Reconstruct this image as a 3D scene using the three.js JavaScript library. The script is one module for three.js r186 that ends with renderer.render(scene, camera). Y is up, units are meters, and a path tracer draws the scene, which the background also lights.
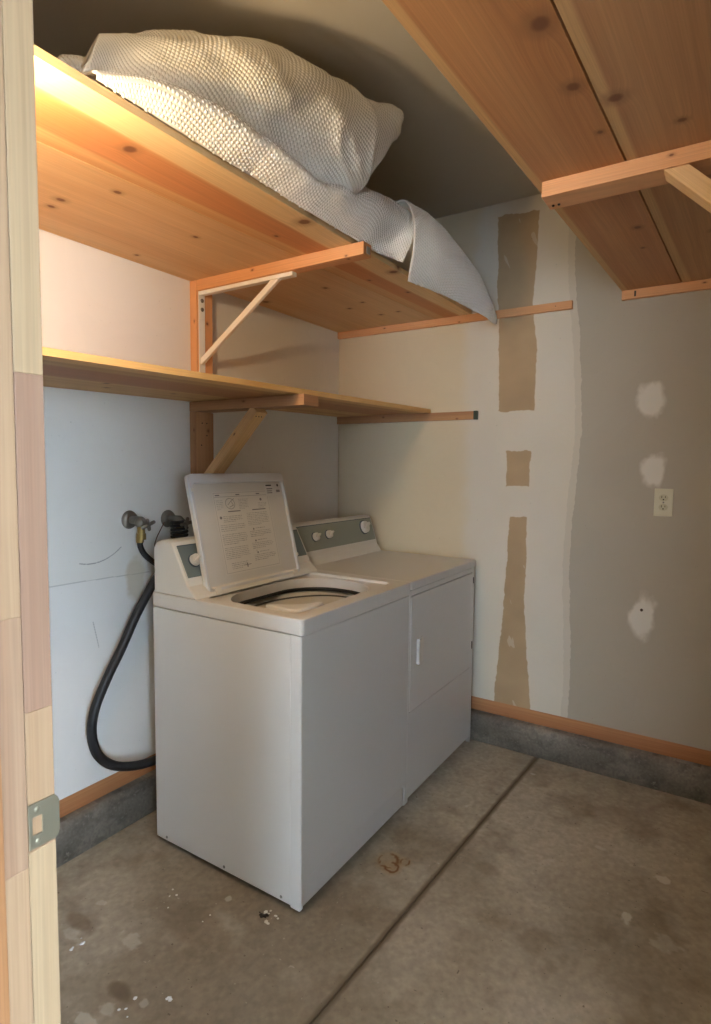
import * as THREE from 'three';
import { RoundedBoxGeometry } from 'three/addons/geometries/RoundedBoxGeometry.js';
import { mergeGeometries, mergeVertices } from 'three/addons/utils/BufferGeometryUtils.js';

// ---------------------------------------------------------------- camera, sky, exposure
const scene = new THREE.Scene();
const camera = new THREE.PerspectiveCamera(82.28, 711 / 1024, 0.02, 60);
{
  const yaw = -0.5707, pit = -0.0782, rol = 0.0100;
  const fw = new THREE.Vector3(Math.sin(yaw) * Math.cos(pit), Math.sin(pit), -Math.cos(yaw) * Math.cos(pit));
  const r = new THREE.Vector3(Math.cos(yaw), 0, Math.sin(yaw)), u = new THREE.Vector3().crossVectors(r, fw);
  const R = r.clone().multiplyScalar(Math.cos(rol)).addScaledVector(u, Math.sin(rol));
  const U = r.clone().multiplyScalar(-Math.sin(rol)).addScaledVector(u, Math.cos(rol));
  camera.quaternion.setFromRotationMatrix(new THREE.Matrix4().makeBasis(R, U, fw.clone().negate()));
  camera.position.set(1.8839, 1.3605, 2.747);
}
camera.focus = 2.3; camera.userData.fStop = 8;
const renderer = new THREE.WebGLRenderer({ antialias: true });
renderer.toneMapping = THREE.LinearToneMapping;
renderer.toneMappingExposure = 1.12;
renderer.shadowMap.enabled = true;
scene.background = new THREE.Color().setRGB(0.66, 0.82, 1.0);
scene.backgroundIntensity = 31;                    // overcast daylight, entering through the unseen garage openings
const LAMP = { pos: [0.80, 1.965, 2.215], color: new THREE.Color().setRGB(1.0, 0.745, 0.45), power: 1.36 };

// ---------------------------------------------------------------- helpers
let seed = 7;
const rnd = () => { seed = (seed * 1664525 + 1013904223) >>> 0; return seed / 4294967296; };
const hash = (x, y, s) => { let h = (x * 374761393 + y * 668265263 + s * 974711) | 0; h = Math.imul(h ^ (h >>> 13), 1274126177); h ^= h >>> 16; return (h >>> 0) / 4294967296; };
function vn(x, y, s) {
  const xi = Math.floor(x), yi = Math.floor(y), fx = x - xi, fy = y - yi;
  const a = fx * fx * (3 - 2 * fx), b = fy * fy * (3 - 2 * fy);
  const p = hash(xi, yi, s), q = hash(xi + 1, yi, s), r = hash(xi, yi + 1, s), t = hash(xi + 1, yi + 1, s);
  return (p + (q - p) * a) * (1 - b) + (r + (t - r) * a) * b;
}
function fbm(x, y, s, o = 4) { let v = 0, a = 0.5, n = 0; for (let i = 0; i < o; i++) { v += a * vn(x, y, s + i); n += a; x *= 2.03; y *= 2.03; a *= 0.5; } return v / n; }
const clamp = (v, a = 0, b = 1) => Math.min(b, Math.max(a, v));
const ss = (a, b, v) => { const t = clamp((v - a) / (b - a)); return t * t * (3 - 2 * t); };
const mix = (a, b, t) => a.map((v, i) => v + (b[i] - v) * t);
function lerpTab(tab, v) {
  if (v <= tab[0][0]) return tab[0][1];
  for (let i = 1; i < tab.length; i++) if (v <= tab[i][0]) { const [a, p] = tab[i - 1], [b, q] = tab[i]; return p + (q - p) * (v - a) / (b - a); }
  return tab[tab.length - 1][1];
}
function tex(w, h, fn, { srgb = true, repeat = false } = {}) {
  const d = new Uint8Array(w * h * 4);
  for (let j = 0; j < h; j++) for (let i = 0; i < w; i++) {
    const c = fn((i + 0.5) / w, (j + 0.5) / h), k = (j * w + i) * 4;
    d[k] = clamp(c[0], 0, 255); d[k + 1] = clamp(c[1], 0, 255); d[k + 2] = clamp(c[2], 0, 255); d[k + 3] = 255;
  }
  const t = new THREE.DataTexture(d, w, h, THREE.RGBAFormat);
  t.magFilter = THREE.LinearFilter; t.minFilter = THREE.LinearMipmapLinearFilter; t.generateMipmaps = true;
  if (srgb) t.colorSpace = THREE.SRGBColorSpace;
  t.wrapS = t.wrapT = repeat ? THREE.RepeatWrapping : THREE.ClampToEdgeWrapping;
  t.needsUpdate = true; return t;
}
const mat = (c, o = {}) => new THREE.MeshStandardMaterial({ color: c, roughness: 0.6, ...o });
const phys = (c, o = {}) => new THREE.MeshPhysicalMaterial({ color: c, roughness: 0.4, ...o });
const taken = {};
function numbered(n) { taken[n] = (taken[n] ?? -1) + 1; return taken[n] ? `${n}_${String(taken[n]).padStart(3, '0')}` : n; }
function shadows(o) { o.castShadow = o.receiveShadow = true; return o; }
function part(name, geo, m, parent, pos, rot) {
  const o = shadows(new THREE.Mesh(geo, m)); o.name = name;
  if (pos) o.position.set(...pos); if (rot) o.rotation.set(...rot);
  parent.add(o); return o;
}
function thing(name, label, category, pos = [0, 0, 0], group) {
  const o = new THREE.Group(); o.name = numbered(name); o.position.set(...pos); scene.add(o);
  o.userData = { label, category }; if (group) o.userData.group = group; return o;
}
function structG(name, label, category) { const o = new THREE.Group(); o.name = name; o.userData = { kind: 'structure', label, category }; scene.add(o); return o; }
function struct(name, geo, m, label, category) { const o = shadows(new THREE.Mesh(geo, m)); o.name = name; o.userData = { kind: 'structure', label, category }; scene.add(o); return o; }
const rbox = (w, h, d, r = 0.003, s = 2) => new RoundedBoxGeometry(w, h, d, s, Math.min(r, w / 2.01, h / 2.01, d / 2.01));
// box given by its limits
function bx(x0, x1, y0, y1, z0, z1, r = 0) {
  const w = x1 - x0, h = y1 - y0, d = z1 - z0;
  const g = r ? rbox(w, h, d, r) : new THREE.BoxGeometry(w, h, d);
  g.translate((x0 + x1) / 2, (y0 + y1) / 2, (z0 + z1) / 2); return g;
}
function cyl(r0, r1, h, seg = 20) { return new THREE.CylinderGeometry(r0, r1, h, seg); }
function tube(pts, r, seg = 60, rs = 12) { return new THREE.TubeGeometry(new THREE.CatmullRomCurve3(pts.map((p) => new THREE.Vector3(...p))), seg, r, rs); }
// planar uv in metres for a box-like geometry: (longest-axis, other) per face normal
function uvWorld(g, sx = 1, sy = 1, ox = 0, oy = 0) {
  const p = g.attributes.position, n = g.attributes.normal, uv = new Float32Array(p.count * 2);
  for (let i = 0; i < p.count; i++) {
    const ax = Math.abs(n.getX(i)), ay = Math.abs(n.getY(i)), az = Math.abs(n.getZ(i));
    let a, b;
    if (ay >= ax && ay >= az) { a = p.getX(i); b = p.getZ(i); } else if (ax >= az) { a = p.getZ(i); b = p.getY(i); } else { a = p.getX(i); b = p.getY(i); }
    uv[i * 2] = (a + ox) * sx; uv[i * 2 + 1] = (b + oy) * sy;
  }
  g.setAttribute('uv', new THREE.BufferAttribute(uv, 2)); return g;
}
// board lying flat: four plan corners [x,z], from y0 to y1; uv: u along length (z or x), v across, 0..1
function plank(near0, near1, far0, far1, y0, y1) {
  const P = [near0, near1, far1, far0];                       // plan loop
  const V = [], UV = [], I = [];
  const uvc = [[0, 0], [0, 1], [1, 1], [1, 0]];
  const quad = (a, b, c, d, ua, ub, uc, ud) => { const k = V.length / 3; for (const q of [a, b, c, d]) V.push(...q); for (const q of [ua, ub, uc, ud]) UV.push(...q); I.push(k, k + 1, k + 2, k, k + 2, k + 3); };
  const B = P.map(([x, z]) => [x, y0, z]), T = P.map(([x, z]) => [x, y1, z]);
  quad(B[0], B[3], B[2], B[1], uvc[0], uvc[3], uvc[2], uvc[1]);
  quad(T[0], T[1], T[2], T[3], uvc[0], uvc[1], uvc[2], uvc[3]);
  for (let i = 0; i < 4; i++) {
    const j = (i + 1) % 4, e = 0.04;
    const in_ = (q) => [q[0], i === 1 ? 1 - e : i === 3 ? e : q[1]];
    quad(B[i], B[j], T[j], T[i], uvc[i], uvc[j], in_(uvc[j]), in_(uvc[i]));
  }
  let g = new THREE.BufferGeometry();
  g.setAttribute('position', new THREE.Float32BufferAttribute(V, 3)); g.setAttribute('uv', new THREE.Float32BufferAttribute(UV, 2)); g.setIndex(I);
  g.computeVertexNormals();
  return g;
}

// pine: L x W metres, knots [u(0..1 along), v(0..1 across), radius m], bands [v0,v1,colour index weight]
function pine(s, L, W, { light = [226, 182, 122], dark = [206, 146, 88], sap = [236, 204, 150], knots = [], sapTo = 0, sapFrom = 1, streak = 0.5, w = 1024, h = 256, heart = null } = {}) {
  return tex(w, h, (u, v) => {
    let x = u * L, y = v * W;
    let kn = 0, ring = 0;
    for (const [ku, kv, kr] of knots) {
      const dx = (x - ku * L), dy = (y - kv * W), e = Math.hypot(dx, dy) / (kr * 0.9);
      if (e < 7) { y += Math.sign(dy || 1) * kr * 0.9 * Math.exp(-e * e / 6) * 0.8; }
      if (e < 1.25) kn = Math.max(kn, 1 - ss(0.55, 1.2, e + 0.25 * (fbm(x * 60, y * 60, s + 5, 2) - 0.5)));
      if (e < 3) ring = Math.max(ring, (1 - ss(0.9, 2.8, e)) * 0.35);
    }
    const yy = y + 0.02 * (fbm(x * 0.9, y * 3, s, 3) - 0.5) + 0.0015 * fbm(x * 8, y * 40, s + 2, 2);
    const broad = fbm(x * 0.35, yy * 16, s + 11, 3);
    const rings = 0.5 + 0.5 * Math.sin(yy * 330 + 9 * fbm(x * 0.5, yy * 10, s + 17, 3));
    const fine = fbm(x * 6, yy * 520, s + 23, 3);
    let c = mix(light, dark, clamp((broad - 0.32) * 2.2) * 0.75 + rings * 0.22 * streak);
    if (heart) { const hb = ss(heart[0] - 0.02, heart[0] + 0.02, v + 0.05 * (fbm(x * 0.7, 3, s + 41, 2) - 0.5)) * (1 - ss(heart[1] - 0.03, heart[1] + 0.03, v + 0.06 * (fbm(x * 0.8, 9, s + 43, 2) - 0.5))); c = mix(c, heart[2], hb * 0.8); }
    const sp = Math.max(1 - ss(sapTo - 0.02, sapTo + 0.02, v + 0.04 * (fbm(x * 0.8, 1, s + 31, 2) - 0.5)), ss(sapFrom - 0.02, sapFrom + 0.02, v + 0.04 * (fbm(x * 0.8, 5, s + 33, 2) - 0.5)));
    c = mix(c, sap, sp * 0.85);
    c = c.map((q) => q * (0.93 + 0.14 * fine));
    c = mix(c, dark.map((q) => q * 0.72), ring);
    c = mix(c, [112, 68, 42], kn * 0.85);
    return c;
  });
}
const pineMat = (t, o = {}) => new THREE.MeshStandardMaterial({ map: t, roughness: 0.55, ...o });

// ---------------------------------------------------------------- setting
const CEIL = 2.59, RW = 2.24, FW = 2.315, ST = 0.2085, SB = 0.141;
// back wall colour: taupe paint, ragged joint compound, bare paper strips, filler spots
const backTex = (() => {
  const W = RW, y0 = ST, H = CEIL - ST;
  const taupe = [182, 173, 157], mud = [216, 207, 192], cream = [216, 200, 170], paper = [178, 152, 118];
  const leftB = [[0.2, 0.735], [0.9, 0.725], [1.6, 0.715], [2.03, 0.70], [2.3, 0.73], [2.6, 0.77]];
  const rightB = [[0.2, 1.285], [0.58, 1.293], [1.2, 1.292], [1.53, 1.297], [1.97, 1.287], [2.31, 1.262], [2.6, 1.25]];
  const strips = [
    { l: [[1.60, 0.925], [1.65, 0.93], [2.0, 0.917], [2.2, 0.905], [2.33, 0.905], [2.54, 0.893]], r: [[1.60, 1.095], [1.9, 1.10], [2.1, 1.075], [2.3, 1.085], [2.54, 1.092]], a: 1.625, b: 2.525 },
    { l: [[1.2, 0.974], [1.5, 0.973]], r: [[1.2, 1.079], [1.42, 1.088], [1.5, 1.088]], a: 1.272, b: 1.44 },
    { l: [[0.2, 0.945], [0.3, 0.95], [0.5, 0.965], [0.72, 0.98], [1.12, 0.998]], r: [[0.2, 1.125], [0.3, 1.118], [0.45, 1.10], [0.73, 1.08], [0.95, 1.082], [1.12, 1.076]], a: 0.0, b: 1.13 },
  ];
  const spots = [[1.583, 1.642, 0.052, 0.078, 3], [1.603, 1.362, 0.055, 0.073, 8], [1.588, 0.725, 0.062, 0.105, 5]];
  return tex(1600, 1700, (u, v) => {
    const x = u * W, y = y0 + v * H;
    const n1 = fbm(x * 14, y * 14, 3, 4) - 0.5, n2 = fbm(x * 60, y * 60, 9, 3) - 0.5;
    let c = taupe.slice();
    const dl = x - (lerpTab(leftB, y) + 0.05 * n1), dr = (lerpTab(rightB, y) + 0.012 * n1 + 0.008 * n2 + 0.012 * Math.sin(y * 5)) - x;
    c = mix(c, cream, dr > 0 ? 1 : 0);
    const thin = ss(0, 0.09, dl) * (0.8 + 0.6 * (fbm(x * 5, y * 2.2, 77, 3) - 0.3));
    if (dr > 0) c = mix(c, mud, clamp(thin));
    // feathered knife edge of the compound beside the taupe
    if (dr > 0 && dr < 0.03 + 0.02 * n1) c = mix(c, taupe, 0.28);
    for (const s of strips) {
      const l = lerpTab(s.l, y) + 0.014 * n1 + 0.008 * n2, r = lerpTab(s.r, y) + 0.010 * n1 + 0.006 * n2;
      const top = s.b + 0.03 * (fbm(x * 18, 2, 15, 3) - 0.5) + 0.008 * n2, bot = s.a + 0.02 * (fbm(x * 22, 7, 25, 3) - 0.5);
      const e = Math.min(x - l, r - x, top - y, y - bot);
      const k = ss(-0.002, 0.003, e);
      if (k > 0) {
        let pc = paper.map((q) => q * (0.95 + 0.1 * fbm(x * 9, y * 9, 61, 3)));
        const scr = fbm(x * 30 + y * 12, y * 6 - x * 5, 71, 3);
        if (scr > 0.80) pc = mix(pc, mud, 0.4);
        c = mix(c, pc, k);
      }
    }
    for (const [cx, cy, rx, ry, sd] of spots) {
      const e = Math.hypot((x - cx) / rx, (y - cy) / ry) + 1.0 * (fbm((x - cx) * 20, (y - cy) * 14, sd * 7, 4) - 0.5);
      c = mix(c, [226, 221, 211], (1 - ss(0.6, 1.1, e)) * 0.95);
    }
    if (Math.hypot(x - 1.583, y - 0.757) < 0.006) c = [70, 60, 50];
    // scuffs and pencil specks
    if (fbm(x * 150, y * 150, 91, 2) > 0.94) c = c.map((q) => q * 0.82);
    const f = 0.975 + 0.05 * fbm(x * 3, y * 3, 101, 3);
    return c.map((q) => q * f);
  });
})();
const drywallBump = tex(512, 512, (u, v) => { const n = 255 * fbm(u * 90, v * 90, 5, 3); return [n, n, n]; }, { srgb: false, repeat: true });
{
  const g = new THREE.BoxGeometry(RW + 0.1, CEIL - ST, 0.1); g.translate(RW / 2, (CEIL + ST) / 2, -0.05);
  const p = g.attributes.position, uv = g.attributes.uv;
  for (let i = 0; i < p.count; i++) uv.setXY(i, p.getX(i) / RW, (p.getY(i) - ST) / (CEIL - ST));
  struct('wall_back', g, mat(0xffffff, { map: backTex, roughness: 0.85 }), 'taupe drywall with white joint compound and brown bare paper strips', 'wall');
}
const leftTex = tex(1200, 1200, (u, v) => {
  const z = u * 2.4, y = ST + v * (CEIL - ST);
  let c = [230, 228, 222];
  const seam = 0.945 + 0.02 * (z - 1.3) + 0.003 * (fbm(z * 6, 1, 4, 2) - 0.5);
  if (y < seam) c = [232, 230, 226];
  if (Math.abs(y - seam) < 0.0018 && z > 1.28) c = c.map((q) => q * 0.86);
  // arc scratched by a swinging hose, and other hairline marks
  const a = Math.hypot(z - 1.50, y - 1.20);
  if (Math.abs(a - 0.175 - 0.02 * Math.sin(z * 9)) < 0.0016 && y < 1.06 && z > 1.40 && z < 1.56) c = c.map((q) => q * 0.72);
  if (Math.abs(z - (1.735 + 0.012 * Math.sin(y * 40))) < 0.0012 && y > 0.62 && y < 0.74) c = c.map((q) => q * 0.75);
  if (Math.abs(z - (1.50 + 0.2 * (y - 0.72))) < 0.0013 && y > 0.70 && y < 0.80) c = c.map((q) => q * 0.8);
  if (fbm(z * 120, y * 120, 191, 2) > 0.93) c = c.map((q) => q * 0.88);
  
  // water stains under the valves
  const st = Math.hypot((z - 1.345) / 0.05, (y - 0.93) / 0.12) + 0.6 * (fbm(z * 25, y * 25, 55, 3) - 0.5); c = mix(c, [188, 170, 140], (1 - ss(0.5, 1, st)) * 0.5);
  const f = 0.98 + 0.04 * fbm(z * 3, y * 3, 131, 3);
  return c.map((q) => q * f);
});
{
  const g = new THREE.BoxGeometry(0.1, CEIL - ST, 2.5); g.translate(-0.05, (CEIL + ST) / 2, 1.2);
  const p = g.attributes.position, uv = g.attributes.uv;
  for (let i = 0; i < p.count; i++) uv.setXY(i, clamp(p.getZ(i) / 2.4), (p.getY(i) - ST) / (CEIL - ST));
  struct('wall_left', g, mat(0xffffff, { map: leftTex, roughness: 0.8 }), 'off-white drywall behind the washer with scuffs and a faint seam', 'wall');
}
const paintT = tex(512, 512, (u, v) => { const f = 0.96 + 0.08 * fbm(u * 8, v * 8, 12, 4); return [168 * f, 160 * f, 145 * f]; });
const ceilT = tex(512, 512, (u, v) => { const f = 0.97 + 0.06 * fbm(u * 8, v * 8, 12, 4); return [204 * f, 197 * f, 182 * f]; });
const paintM = mat(0xffffff, { map: paintT, roughness: 0.85 });
struct('wall_right', bx(RW, RW + 0.1, 0, CEIL, -0.1, FW + 0.11), paintM, 'taupe painted wall on the right carrying the second shelf', 'wall');
struct('ceiling', bx(-0.1, RW + 0.1, CEIL, CEIL + 0.1, -0.1, FW + 0.11), mat(0xffffff, { map: ceilT, roughness: 0.9 }), 'taupe painted ceiling above the shelves', 'ceiling');
// front wall with the doorway (opening x 1.07..1.94)
{
  const w = structG('wall_front', 'taupe wall pierced by the doorway', 'wall');
  part('wall_panel', bx(-0.1, 1.062, 0, CEIL, FW, FW + 0.11), paintM, w);
  part('wall_panel', bx(1.945, RW + 0.1, 0, CEIL, FW, FW + 0.11), paintM, w);
  part('lintel', bx(1.062, 1.945, 2.085, CEIL, FW, FW + 0.11), paintM, w);
}
// concrete
const drips = [[1.762, 0.637, 0.028, 0.022, 0.75], [1.681, 0.882, 0.016, 0.03, 0.7], [1.79, 0.93, 0.05, 0.04, 0.3], [1.549, 0.576, 0.022, 0.012, 0.4], [1.201, 0.198, 0.02, 0.014, 0.6], [1.41, 0.76, 0.03, 0.03, 0.25],
  [0.50, 1.765, 0.04, 0.025, 0.4], [0.35, 1.845, 0.05, 0.02, 0.4], [0.64, 1.93, 0.03, 0.02, 0.4], [0.70, 1.87, 0.015, 0.015, 0.4], [0.62, 1.975, 0.06, 0.018, 0.5], [0.62, 1.49, 0.012, 0.012, 0.5], [1.05, 0.6, 0.01, 0.012, 0.4], [0.30, 1.72, 0.02, 0.015, 0.4]];
const concreteC = (x, z, s) => {
  const b = fbm(x * 2.2, z * 2.2, s, 4), m = fbm(x * 9, z * 9, s + 5, 4), f = fbm(x * 70, z * 70, s + 9, 3);
  let c = mix([136, 125, 108], [176, 167, 151], clamp((b - 0.32) * 2.4));
  c = mix(c, [114, 100, 81], clamp((m - 0.54) * 3.2) * 0.45);
  c = mix(c, [178, 170, 156], clamp((fbm(x * 6 + 3, z * 5, s + 77, 4) - 0.58) * 4) * 0.5);
  c = c.map((q) => q * (0.9 + 0.2 * f));
  return c;
};
const floorTex = tex(2048, 2048, (u, v) => {
  const x = u * 2.4 - 0.1, z = v * 2.4 - 0.05;
  let c = concreteC(x, z, 300);
  // rust ring left by a can
  for (const [cx, cz, rr] of [[0.95, 1.055, 0.042], [0.975, 1.08, 0.03], [1.0, 1.03, 0.02]]) {
    const d = Math.hypot((x - cx) * 1.1, z - cz) / rr, n = fbm(x * 40, z * 40, 33, 3);
    const k = Math.exp(-Math.pow((d + 0.5 * (n - 0.5) - 0.85) / 0.15, 2)) * ss(0.40, 0.62, n); c = mix(c, [96, 58, 22], clamp(k * 1.1));
    c = mix(c, [150, 118, 76], (1 - ss(0.9, 1.6, d)) * 0.25);
  }
  // worn, dirt-filled lips along the control joint
  { const jx = 1.181 - 0.0545 * (z + 0.1), d = Math.abs(x - jx); c = mix(c, [92, 78, 62], (1 - ss(0.004, 0.014 + 0.01 * fbm(x * 30, z * 30, 402, 3), d)) * 0.75); }
  // brown dirt stains
  for (const [cx, cz, rx, rz, k] of [[0.62, 1.88, 0.05, 0.025, 0.6], [0.33, 1.80, 0.07, 0.025, 0.4], [0.62, 1.62, 0.22, 0.07, 0.22], [0.95, 1.3, 0.2, 0.12, 0.18], [1.5, 0.35, 0.25, 0.12, 0.2], [1.45, 1.15, 0.06, 0.05, 0.2], [1.25, 0.9, 0.05, 0.04, 0.2]]) {
    const d = Math.hypot((x - cx) / rx, (z - cz) / rz) + 1.1 * (fbm(x * 14, z * 14, 447, 4) - 0.5); c = mix(c, [92, 74, 54], (1 - ss(0.45, 1.05, d)) * k);
  }
  // paint drips and plaster specks
  for (const [cx, cz, rx, rz, k] of drips) {
    const d = Math.hypot((x - cx) / rx, (z - cz) / rz) + 1.5 * (fbm(x * 38, z * 38, 47, 4) - 0.5);
    c = mix(c, [206, 202, 194], (1 - ss(0.6, 1, d)) * k);
  }
  const sp = fbm(x * 95, z * 95, 501, 2); if (sp > 0.90) c = mix(c, [70, 60, 50], 0.5);
  const sp2 = fbm(x * 80, z * 80, 601, 2); if (sp2 > 0.91) c = mix(c, [190, 184, 172], 0.5);
  return c;
});
function slabGeo(pts) {
  const sh = new THREE.Shape(pts.map(([x, z]) => new THREE.Vector2(x, -z)));
  const g = new THREE.ExtrudeGeometry(sh, { depth: 0.05, bevelEnabled: true, bevelSize: 0.003, bevelThickness: 0.003, bevelSegments: 2 });
  g.rotateX(-Math.PI / 2); g.translate(0, -0.053, 0);
  const p = g.attributes.position, uv = g.attributes.uv;
  for (let i = 0; i < p.count; i++) uv.setXY(i, (p.getX(i) + 0.1) / 2.4, (p.getZ(i) + 0.05) / 2.4);
  return g;
}
{
  const fl = structG('floor', 'stained bare concrete floor with one straight control joint', 'floor');
  const m = mat(0xffffff, { map: floorTex, roughness: 0.62, bumpMap: drywallBump, bumpScale: 0.0006 });
  part('slab', slabGeo([[-0.1, -0.1], [1.175, -0.1], [1.038, 2.42], [-0.1, 2.42]]), m, fl);
  part('slab', slabGeo([[1.187, -0.1], [RW + 0.1, -0.1], [RW + 0.1, 2.42], [1.050, 2.42]]), m, fl);
  part('joint_bed', bx(-0.1, RW + 0.1, -0.12, -0.006, -0.1, 2.42), mat(0x6b5f4f, { roughness: 0.95 }), fl);
}
// unseen garage shell behind the camera; its openings are placed to steer the daylight
{
  const GX = 3.6, GZ = 5.4, GC = 2.65, pm = mat(0xd6d3cb, { roughness: 0.9 });
  struct('floor_unseen_garage', bx(-1.0, 9, -0.12, -0.004, 2.43, 9), mat(0x8f8a80, { roughness: 0.9 }), 'plain concrete floor of the unseen garage outside the doorway', 'floor');
  const fw = structG('wall_unseen_garage_far', 'unseen garage wall with a window opening placed to light the patched wall and washer', 'wall');
  part('wall_panel', bx(-1.1, 2.0, 0, GC, GZ, GZ + 0.1), pm, fw); part('wall_panel', bx(2.9, GX + 0.1, 0, GC, GZ, GZ + 0.1), pm, fw);
  part('sill', bx(2.0, 2.9, 0, 0.95, GZ, GZ + 0.1), pm, fw); part('lintel', bx(2.0, 2.9, 1.95, GC, GZ, GZ + 0.1), pm, fw);  // out-of-view opening placed to bring cool daylight onto the back wall
  struct('wall_unseen_garage_side', bx(-1.1, -1.0, 0, GC, FW + 0.11, GZ), pm, 'plain unseen garage wall at the closed end', 'wall');
  struct('wall_unseen_garage_near', mergeGeometries([bx(RW + 0.1, GX + 0.1, 0, GC, FW, FW + 0.11), bx(-1.1, -0.1, 0, GC, FW, FW + 0.11)]), pm, 'plain unseen garage wall continuing beside the doorway', 'wall');
  struct('ceiling_unseen_garage', bx(-1.1, GX + 0.1, GC, GC + 0.1, FW, GZ + 0.1), pm, 'plain unseen garage ceiling', 'ceiling');
  const w = structG('wall_unseen_garage_opening', 'unseen garage end wall with an unglazed opening placed to light the left wall', 'wall');
  part('wall_panel', bx(GX, GX + 0.1, 0, GC, FW + 0.11, 2.70), pm, w); part('wall_panel', bx(GX, GX + 0.1, 0, GC, 3.85, GZ), pm, w); part('lintel', bx(GX, GX + 0.1, 2.15, GC, 2.70, 3.85), pm, w); part('sill', bx(GX, GX + 0.1, 0, 0.35, 2.70, 3.85), pm, w);  // out-of-view opening placed to light the left wall
}

// sill plates and concrete curbs
const sillT = pine(51, 2.4, 0.07, { light: [186, 132, 88], dark: [160, 104, 64], sap: [192, 144, 100], h: 96 });
const sillM = mat(0xffffff, { map: sillT, roughness: 0.6 });
function lengthUV(g, axis, L, y0, y1) {
  const p = g.attributes.position, uv = g.attributes.uv, get = axis === 'x' ? 'getX' : axis === 'z' ? 'getZ' : 'getY';
  for (let i = 0; i < p.count; i++) uv.setXY(i, p[get](i) / L, clamp((p.getY(i) - y0) / (y1 - y0) * 0.9 + 0.05 + 0.02 * (p.getX(i) + p.getZ(i))));
  return g;
}
struct('baseboard_left', lengthUV(bx(-0.08, -0.006, SB, ST, -0.08, 2.4), 'z', 2.4, SB, ST), sillM, 'rough wooden sill plate along the foot of the left wall', 'sill plate');
struct('baseboard_back', lengthUV(bx(-0.005, RW, SB, ST, -0.08, -0.006), 'x', 2.4, SB, ST), sillM, 'orange-brown wooden sill plate along the foot of the patched wall', 'sill plate');
function curbGeo(L) {
  // profile in (out, y), extruded along L
  const sh = new THREE.Shape(); sh.moveTo(-0.09, -0.02); sh.lineTo(0.036, -0.02); sh.lineTo(0.034, SB - 0.03); sh.quadraticCurveTo(0.032, SB - 0.002, 0.008, SB - 0.001); sh.lineTo(-0.09, SB - 0.001); sh.closePath();
  const N = 120, pts = sh.getPoints(10), V = [], UV = [], I = [];
  for (let k = 0; k <= N; k++) for (let i = 0; i < pts.length; i++) {
    const z = L * k / N, p = pts[i], out = p.x > 0 ? 0.006 * (fbm(z * 9, p.y * 25, 71, 3) - 0.5) : 0;
    V.push(p.x + out, p.y, z); UV.push(z / 2.4, clamp((p.y + 0.02) / 0.35 + (p.x < 0.02 ? 0.1 : 0)));
  }
  const n = pts.length;
  for (let k = 0; k < N; k++) for (let i = 0; i < n - 1; i++) { const a = k * n + i; I.push(a, a + n, a + 1, a + 1, a + n, a + n + 1); }
  const g = new THREE.BufferGeometry(); g.setAttribute('position', new THREE.Float32BufferAttribute(V, 3)); g.setAttribute('uv', new THREE.Float32BufferAttribute(UV, 2)); g.setIndex(I); g.computeVertexNormals(); return g;
}
const curbTex = tex(1600, 256, (u, v) => {
  const x = u * 2.4, y = v * 0.35, b = fbm(x * 5, y * 9, 11, 4), m = fbm(x * 24, y * 30, 18, 4), f = fbm(x * 140, y * 140, 29, 2);
  let c = mix([104, 98, 89], [142, 135, 124], clamp((b - 0.28) * 2)); c = mix(c, [74, 68, 61], clamp((m - 0.5) * 3) * 0.5); c = mix(c, [150, 144, 134], clamp((m * 0.5 + f * 0.5 - 0.70) * 4));
  return c.map((q) => q * (0.88 + 0.24 * f));
});
const curbM = mat(0xffffff, { map: curbTex, roughness: 0.6, bumpMap: curbTex, bumpScale: 0.003, side: THREE.DoubleSide });
{
  const g = curbGeo(2.4); struct('trim_1', g, curbM, 'grey concrete curb under the left wall', 'curb');
  const b = curbGeo(2.3); b.rotateY(-Math.PI / 2); b.scale(-1, 1, 1);
  // after rotation: profile out -> z, length -> x
  const p = b.attributes.position; for (let i = 0; i < p.count; i++) p.setXYZ(i, Math.abs(p.getX(i)), p.getY(i), p.getZ(i));
  b.computeVertexNormals();
  struct('trim_2', b, curbM, 'rough dark concrete curb under the patched wall', 'curb');
}

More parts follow.
